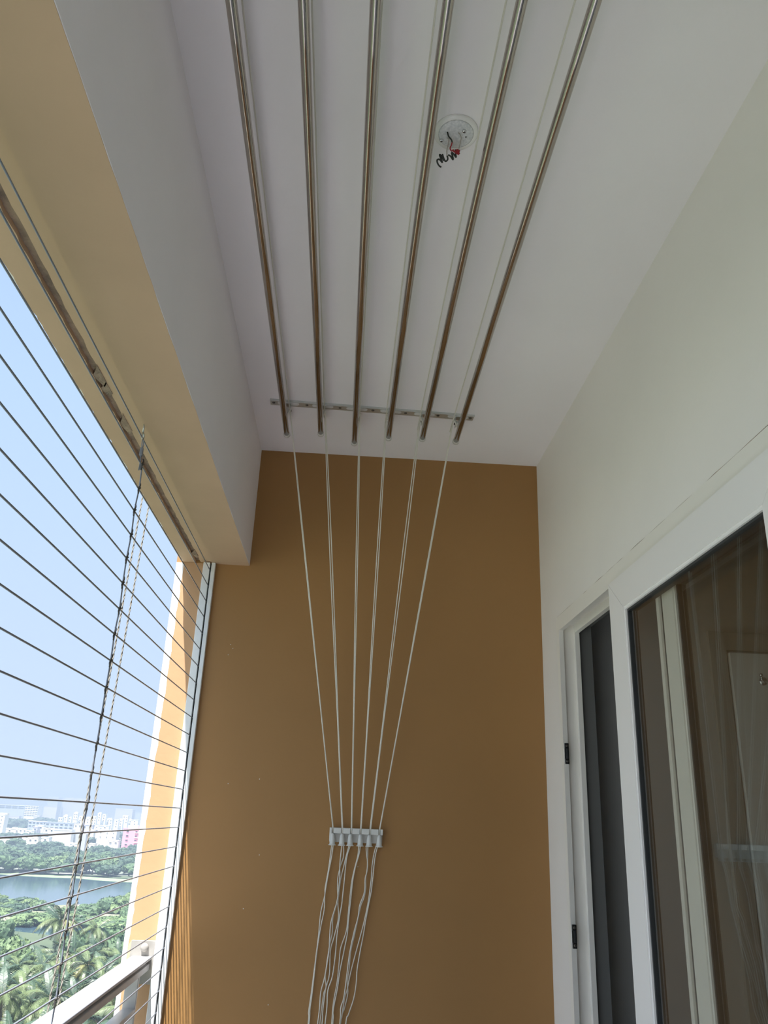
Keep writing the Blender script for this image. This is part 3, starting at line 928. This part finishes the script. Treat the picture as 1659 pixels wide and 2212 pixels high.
def frond_mesh(seed, mt, L=4.6, droop=1.0):
    r = random.Random(seed)
    m = MB()
    N = 14
    spine = []
    for k in range(N + 1):
        t = k / N
        spine.append(Vector((L * (0.94 * t - 0.10 * droop * t * t), r.uniform(-0.03, 0.03), L * (0.42 * t - 0.78 * droop * t * t))))
    m.tube(spine, 0.06, 4, taper=[1.3 - 1.0 * k / N for k in range(N + 1)])
    NL = 34
    for k in range(NL):
        t = 0.10 + 0.90 * (k + 0.5) / NL
        i = min(N - 1, int(t * N))
        p = spine[i].lerp(spine[i + 1], t * N - i)
        d = (spine[i + 1] - spine[i]).normalized()
        ll = 1.05 * math.sin(PI * (0.16 + 0.80 * t)) + 0.12
        for s in (-1, 1):
            out = (Vector((0, s, 0)) * 0.82 + d * 0.55).normalized()
            hang = r.uniform(0.35, 0.75) * ll * (0.5 + 0.6 * droop)
            q1 = p + out * ll * 0.5 + Vector((0, 0, 0.05 - hang * 0.22))
            q2 = p + out * ll * 0.92 + Vector((0, 0, -hang))
            wd = d * 0.046
            m.add([p - wd, p + wd, q1 + wd * 0.95, q2 + wd * 0.15, q1 - wd * 0.95], [(0, 1, 2, 4), (4, 2, 3)])
    return m.mesh('frond', mt)


FROND = [frond_mesh(1, 'frond'), frond_mesh(2, 'frond_dark', droop=1.15), frond_mesh(3, 'frond', droop=0.75), frond_mesh(4, 'frond_yellow', droop=1.25), frond_mesh(5, 'frond_dark', droop=0.45)]
PTRUNK = MB().tube([(0, 0, 0), (0.25, 0.1, 0.33), (0.30, 0.16, 0.66), (0, 0, 1.0)], 0.2, 8, taper=[1.5, 1.0, 0.9, 0.85]).mesh('trunk', 'bark')
NUT = MB().lathe([(0.02, -0.16), (0.10, -0.12), (0.14, 0), (0.10, 0.12), (0.02, 0.16)], (0, 0, 0), 'Z', 8).mesh('coconut', 'frond_yellow')


def palm(x, y, h, seed, label, size=1.0, n=17):
    r = random.Random(seed)
    p = tag(empty('coconut_palm', (x, y, GZ + 0.4)), label, 'palm', 'coconut palms below the balcony')
    t = link('trunk', PTRUNK, p)
    t.scale = (1 if r.random() < 0.5 else -1.4, 1, h)
    for k in range(n):
        u = k / (n - 1)
        f = link('frond', FROND[r.choice([0, 0, 1, 2, 3] if u < 0.7 else [2, 4, 4, 0])], p)
        f.location = (0, 0, h)
        az = k * 2.399 + r.uniform(-0.25, 0.25)
        el = -0.35 + 1.15 * u * u + r.uniform(-0.15, 0.15)      # lower fronds hang, upper ones stand
        f.rotation_euler = (r.uniform(-0.35, 0.35), -el, az)
        s = size * r.uniform(0.85, 1.15)
        f.scale = (s, s, s)
    for k in range(4):
        c = link('coconut', NUT, p)
        a = r.uniform(0, 6.28)
        c.location = (0.30 * math.cos(a), 0.30 * math.sin(a), h - 0.30 + r.uniform(-0.1, 0.1))
    return p


palm(-64.5, 217, 14.0, 1, 'tall dark palm standing out against the lake beside the vertical cable', 1.35, 28)
palm(-57, 222, 12.0, 2, 'palm with drooping crown at the edge of the narrow water', 1.1, 18)
palm(-50, 235, 11.5, 3, 'upright dark palm rising before the narrow water by the wall edge', 1.0, 14)
rnd = random.Random(99)
cells = []
yy = 96.0
while yy < 228:
    xx = -0.60 * yy
    while xx < -0.10 * yy:
        cells.append((xx + rnd.uniform(-2.2, 2.2), yy + rnd.uniform(-2.6, 2.6)))
        xx += 7.4
    yy += 8.4
for i, (x, y) in enumerate(cells):
    if not (-0.43 < x / y < -0.16):
        continue
    lim = 12.5 if y < 180 else 8.0
    palm(x, y, rnd.uniform(5.5 if y > 180 else 7.5, lim), 100 + i, 'coconut palm in the dense grove below the balcony', rnd.uniform(1.05, 1.32), 15)
for k, (x, y) in enumerate(((-76, 222), (-72, 214), (-81, 228), (-66, 240), (-60, 250), (-95, 262), (-102, 270))):
    tree('broadleaf_tree', x, y, rnd.uniform(4, 5.5), rnd.uniform(9, 12), 'leaf_light' if k < 3 else 'leaf_mid', 'rounded leafy tree among the palms near the water', 'tree', 'leafy trees in the palm grove', rz=k, var=k)

# ------------------------------------------------------------------ distant buildings


def building(x0, x1, y, top, label, wall, depth=14.0, cols=0, rows=0, wsz=(1.6, 1.4), parapet=True, roofbox=None, z0=GZ - 0.8, slabs=0, roof=None, cat='building', name='building'):
    b = tag(empty(name, ((x0 + x1) / 2, y, z0)), label, cat, 'buildings across the lake')
    cx, hw = (x0 + x1) / 2, (x1 - x0) / 2
    hh = top - z0
    MB().box(-hw, hw, 0, depth, 0, hh).build('walls', wall, b)
    if parapet:
        p = MB()
        p.box(-hw - 0.3, hw + 0.3, -0.35, 0.1, hh - 0.2, hh + 0.8)
        p.box(-hw - 0.3, -hw + 0.1, 0, depth, hh - 0.2, hh + 0.8).box(hw - 0.1, hw + 0.3, 0, depth, hh - 0.2, hh + 0.8)
        p.build('parapet', roof or wall, b)
    if roofbox:
        rx0, rx1, rh, rm = roofbox
        MB().box(rx0 * hw, rx1 * hw, depth * 0.2, depth * 0.7, hh, hh + rh).build('roof_room', rm, b)
    if cols:
        wm = MB().box(-wsz[0] / 2, wsz[0] / 2, -0.12, 0.05, -wsz[1] / 2, wsz[1] / 2).mesh('window', 'b_window')
        sh = MB().box(-wsz[0] * 0.65, wsz[0] * 0.65, -0.9, 0.02, wsz[1] / 2, wsz[1] / 2 + 0.25).mesh('sun_shade', wall)
        for i in range(cols):
            for j in range(rows):
                o = link('window', wm, b)
                o.location = (-hw + (i + 0.5) * 2 * hw / cols, 0, hh - 2.2 - j * 4.2)
                s = link('sun_shade', sh, o)
    for j in range(slabs):
        MB().box(-hw * 0.1, hw + 0.5, -1.2, 0.1, hh - 3.6 - j * 4.6, hh - 3.0 - j * 4.6).build('balcony_slab', 'b_cream', b)
    return b


building(-219, -192, 900, -19, 'pink apartment block with small dark windows beside the wall edge', 'b_pink', 16, 3, 4, (2.0, 1.2), roofbox=(-0.75, 0.0, 3.8, 'b_cyan'), slabs=3, name='apartment_block')
building(-253, -233, 930, -22, 'plain white block left of the pink building', 'b_white', 14, 3, 2, (0.9, 0.9), name='apartment_block')
building(-237, -226, 915, -31, 'low white annex in front of the plain white block', 'b_white', 8, 2, 1, (2.0, 0.9))
building(-283, -265, 880, -22, 'blank bright white block left of the vertical cable', 'b_white', 12, 0, 0, roof='b_white', name='apartment_block')
building(-264.8, -253, 890, -25, 'grey unpainted block adjoining the blank white one', 'b_grey', 10, 1, 2, (1.6, 1.6), parapet=False, name='apartment_block')
building(-241, -234, 800, -31, 'small white house with one dark window above the trees', 'b_white', 8, 1, 1, (1.4, 1.4), name='house')
building(-457, -430, 1300, -22, 'long pale shed left of the blue grey shed', 'b_bluegrey', 18, 5, 2, (3, 1.6), roof='b_white', name='shed')
building(-419, -379, 1260, -22, 'long blue grey shed above the blank white block', 'b_bluegrey', 18, 6, 2, (3.4, 1.2), roof='b_bluegrey', name='shed')
building(-451, -436, 1150, -13, 'white tower block at the left edge of the city view', 'b_white', 14, 2, 5, (1.2, 1.2), roofbox=(-0.2, 1.2, 2.0, 'b_cream'), name='apartment_block')
rows = [(-478, -471, 1500, -18), (-474, -467, 1513, -15), (-470, -464, 1526, -17), (-465, -458, 1539, -10), (-460, -453, 1552, -15), (-434, -425, 1505, -17), (-427, -419, 1518, -14), (-421, -415, 1531, -9), (-417, -410, 1544, -10),
        (-411, -401, 1557, -18), (-385, -378, 1510, -18), (-381, -374, 1523, -18), (-378, -369, 1536, -11), (-370, -365, 1549, -18), (-354, -343, 1502, -17)]
for k, (x0, x1, y, t) in enumerate(rows):
    building(x0, x1, y, t, 'narrow white villa in the distant row of houses', 'b_white', 9, 1 if k % 3 else 2, 3, (1.5, 1.5), roofbox=(-0.6, 0.5, 2.2, 'b_white') if k % 2 else None, name='villa')
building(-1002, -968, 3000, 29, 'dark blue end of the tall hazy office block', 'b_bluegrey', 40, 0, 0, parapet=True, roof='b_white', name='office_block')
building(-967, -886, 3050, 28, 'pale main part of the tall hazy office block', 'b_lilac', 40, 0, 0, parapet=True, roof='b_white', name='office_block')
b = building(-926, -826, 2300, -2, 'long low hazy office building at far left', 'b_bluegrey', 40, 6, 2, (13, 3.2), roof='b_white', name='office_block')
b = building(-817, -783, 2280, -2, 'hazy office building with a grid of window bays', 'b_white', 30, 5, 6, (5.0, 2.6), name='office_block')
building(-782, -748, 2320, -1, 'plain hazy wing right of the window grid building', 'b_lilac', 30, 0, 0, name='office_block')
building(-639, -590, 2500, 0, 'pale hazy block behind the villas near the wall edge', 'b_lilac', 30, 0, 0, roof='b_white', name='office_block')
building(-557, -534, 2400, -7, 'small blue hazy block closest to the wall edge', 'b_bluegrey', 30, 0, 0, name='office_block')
low = [(-340, -332, 930, -36, 'b_cyan'), (-352, -339, 920, -34.5, 'b_cream'), (-341, -334, 960, -34, 'b_white'), (-333, -322, 955, -33, 'b_cream'), (-317, -309, 950, -32, 'b_white'), (-315, -308, 965, -30, 'b_cream'),
       (-420, -402, 1120, -29, 'b_cream'), (-397, -387, 1100, -28, 'b_white'), (-373, -364, 1060, -29, 'b_white'), (-387, -381, 1120, -26, 'b_lilac'), (-384, -377, 1130, -24, 'b_white'), (-363, -350, 1090, -26, 'b_cream'),
       (-312, -304, 1100, -27, 'b_cream'), (-317, -311, 1150, -25, 'b_white'), (-363, -352, 1210, -22, 'b_cream'), (-343, -329, 1180, -22, 'b_lilac'), (-343, -320, 1230, -23, 'b_white'), (-240, -235, 860, -33, 'b_cream'),
       (-425, -411, 1050, -33, 'b_white'), (-460, -446, 1100, -30, 'b_cream'), (-521, -504, 1200, -28, 'b_white')]
for k, (x0, x1, y, t, w_) in enumerate(low):
    building(x0, x1, y, t, 'small low house half hidden by trees across the lake', w_, 9, 2 if x1 - x0 > 9 else 1, 1, (1.8, 1.3), roofbox=(-0.3, 0.4, 1.8, 'b_white') if k % 3 == 0 else None, name='house')
# far filler blocks along the horizon
for k in range(26):
    y = rnd.uniform(1700, 2900)
    x = y * rnd.uniform(-0.46, -0.20)
    wd = rnd.uniform(8, 22)
    building(x, x + wd, y, rnd.uniform(-32, -20), 'tiny hazed building low on the horizon', rnd.choice(['b_white', 'b_cream', 'b_lilac', 'b_white']), 14, 0, 0)

# ------------------------------------------------------------------ haze over the lake and the city
hz = bpy.data.materials.new('haze_air')
hz.use_nodes = True
nt = hz.node_tree
nt.nodes.clear()
o_ = nt.nodes.new('ShaderNodeOutputMaterial')
vs = nt.nodes.new('ShaderNodeVolumeScatter')
vs.inputs['Color'].default_value = (0.62, 0.78, 1.0, 1)
vs.inputs['Density'].default_value = 0.00047
vs.inputs['Anisotropy'].default_value = 0.2
va = nt.nodes.new('ShaderNodeVolumeAbsorption')      # part of the light is soaked up by smog
va.inputs['Color'].default_value = (0.0, 0.12, 0.30, 1)
va.inputs['Density'].default_value = 0.00031
ad = nt.nodes.new('ShaderNodeAddShader')
nt.links.new(vs.outputs[0], ad.inputs[0])
nt.links.new(va.outputs[0], ad.inputs[1])
nt.links.new(ad.outputs[0], o_.inputs['Volume'])
MATS['haze_air'] = hz
tag(MB().box(-5000, 3000, 60, 6000, GZ - 20, 60).build('haze', 'haze_air'), 'thin blue white haze over the lake and the city', kind='stuff')
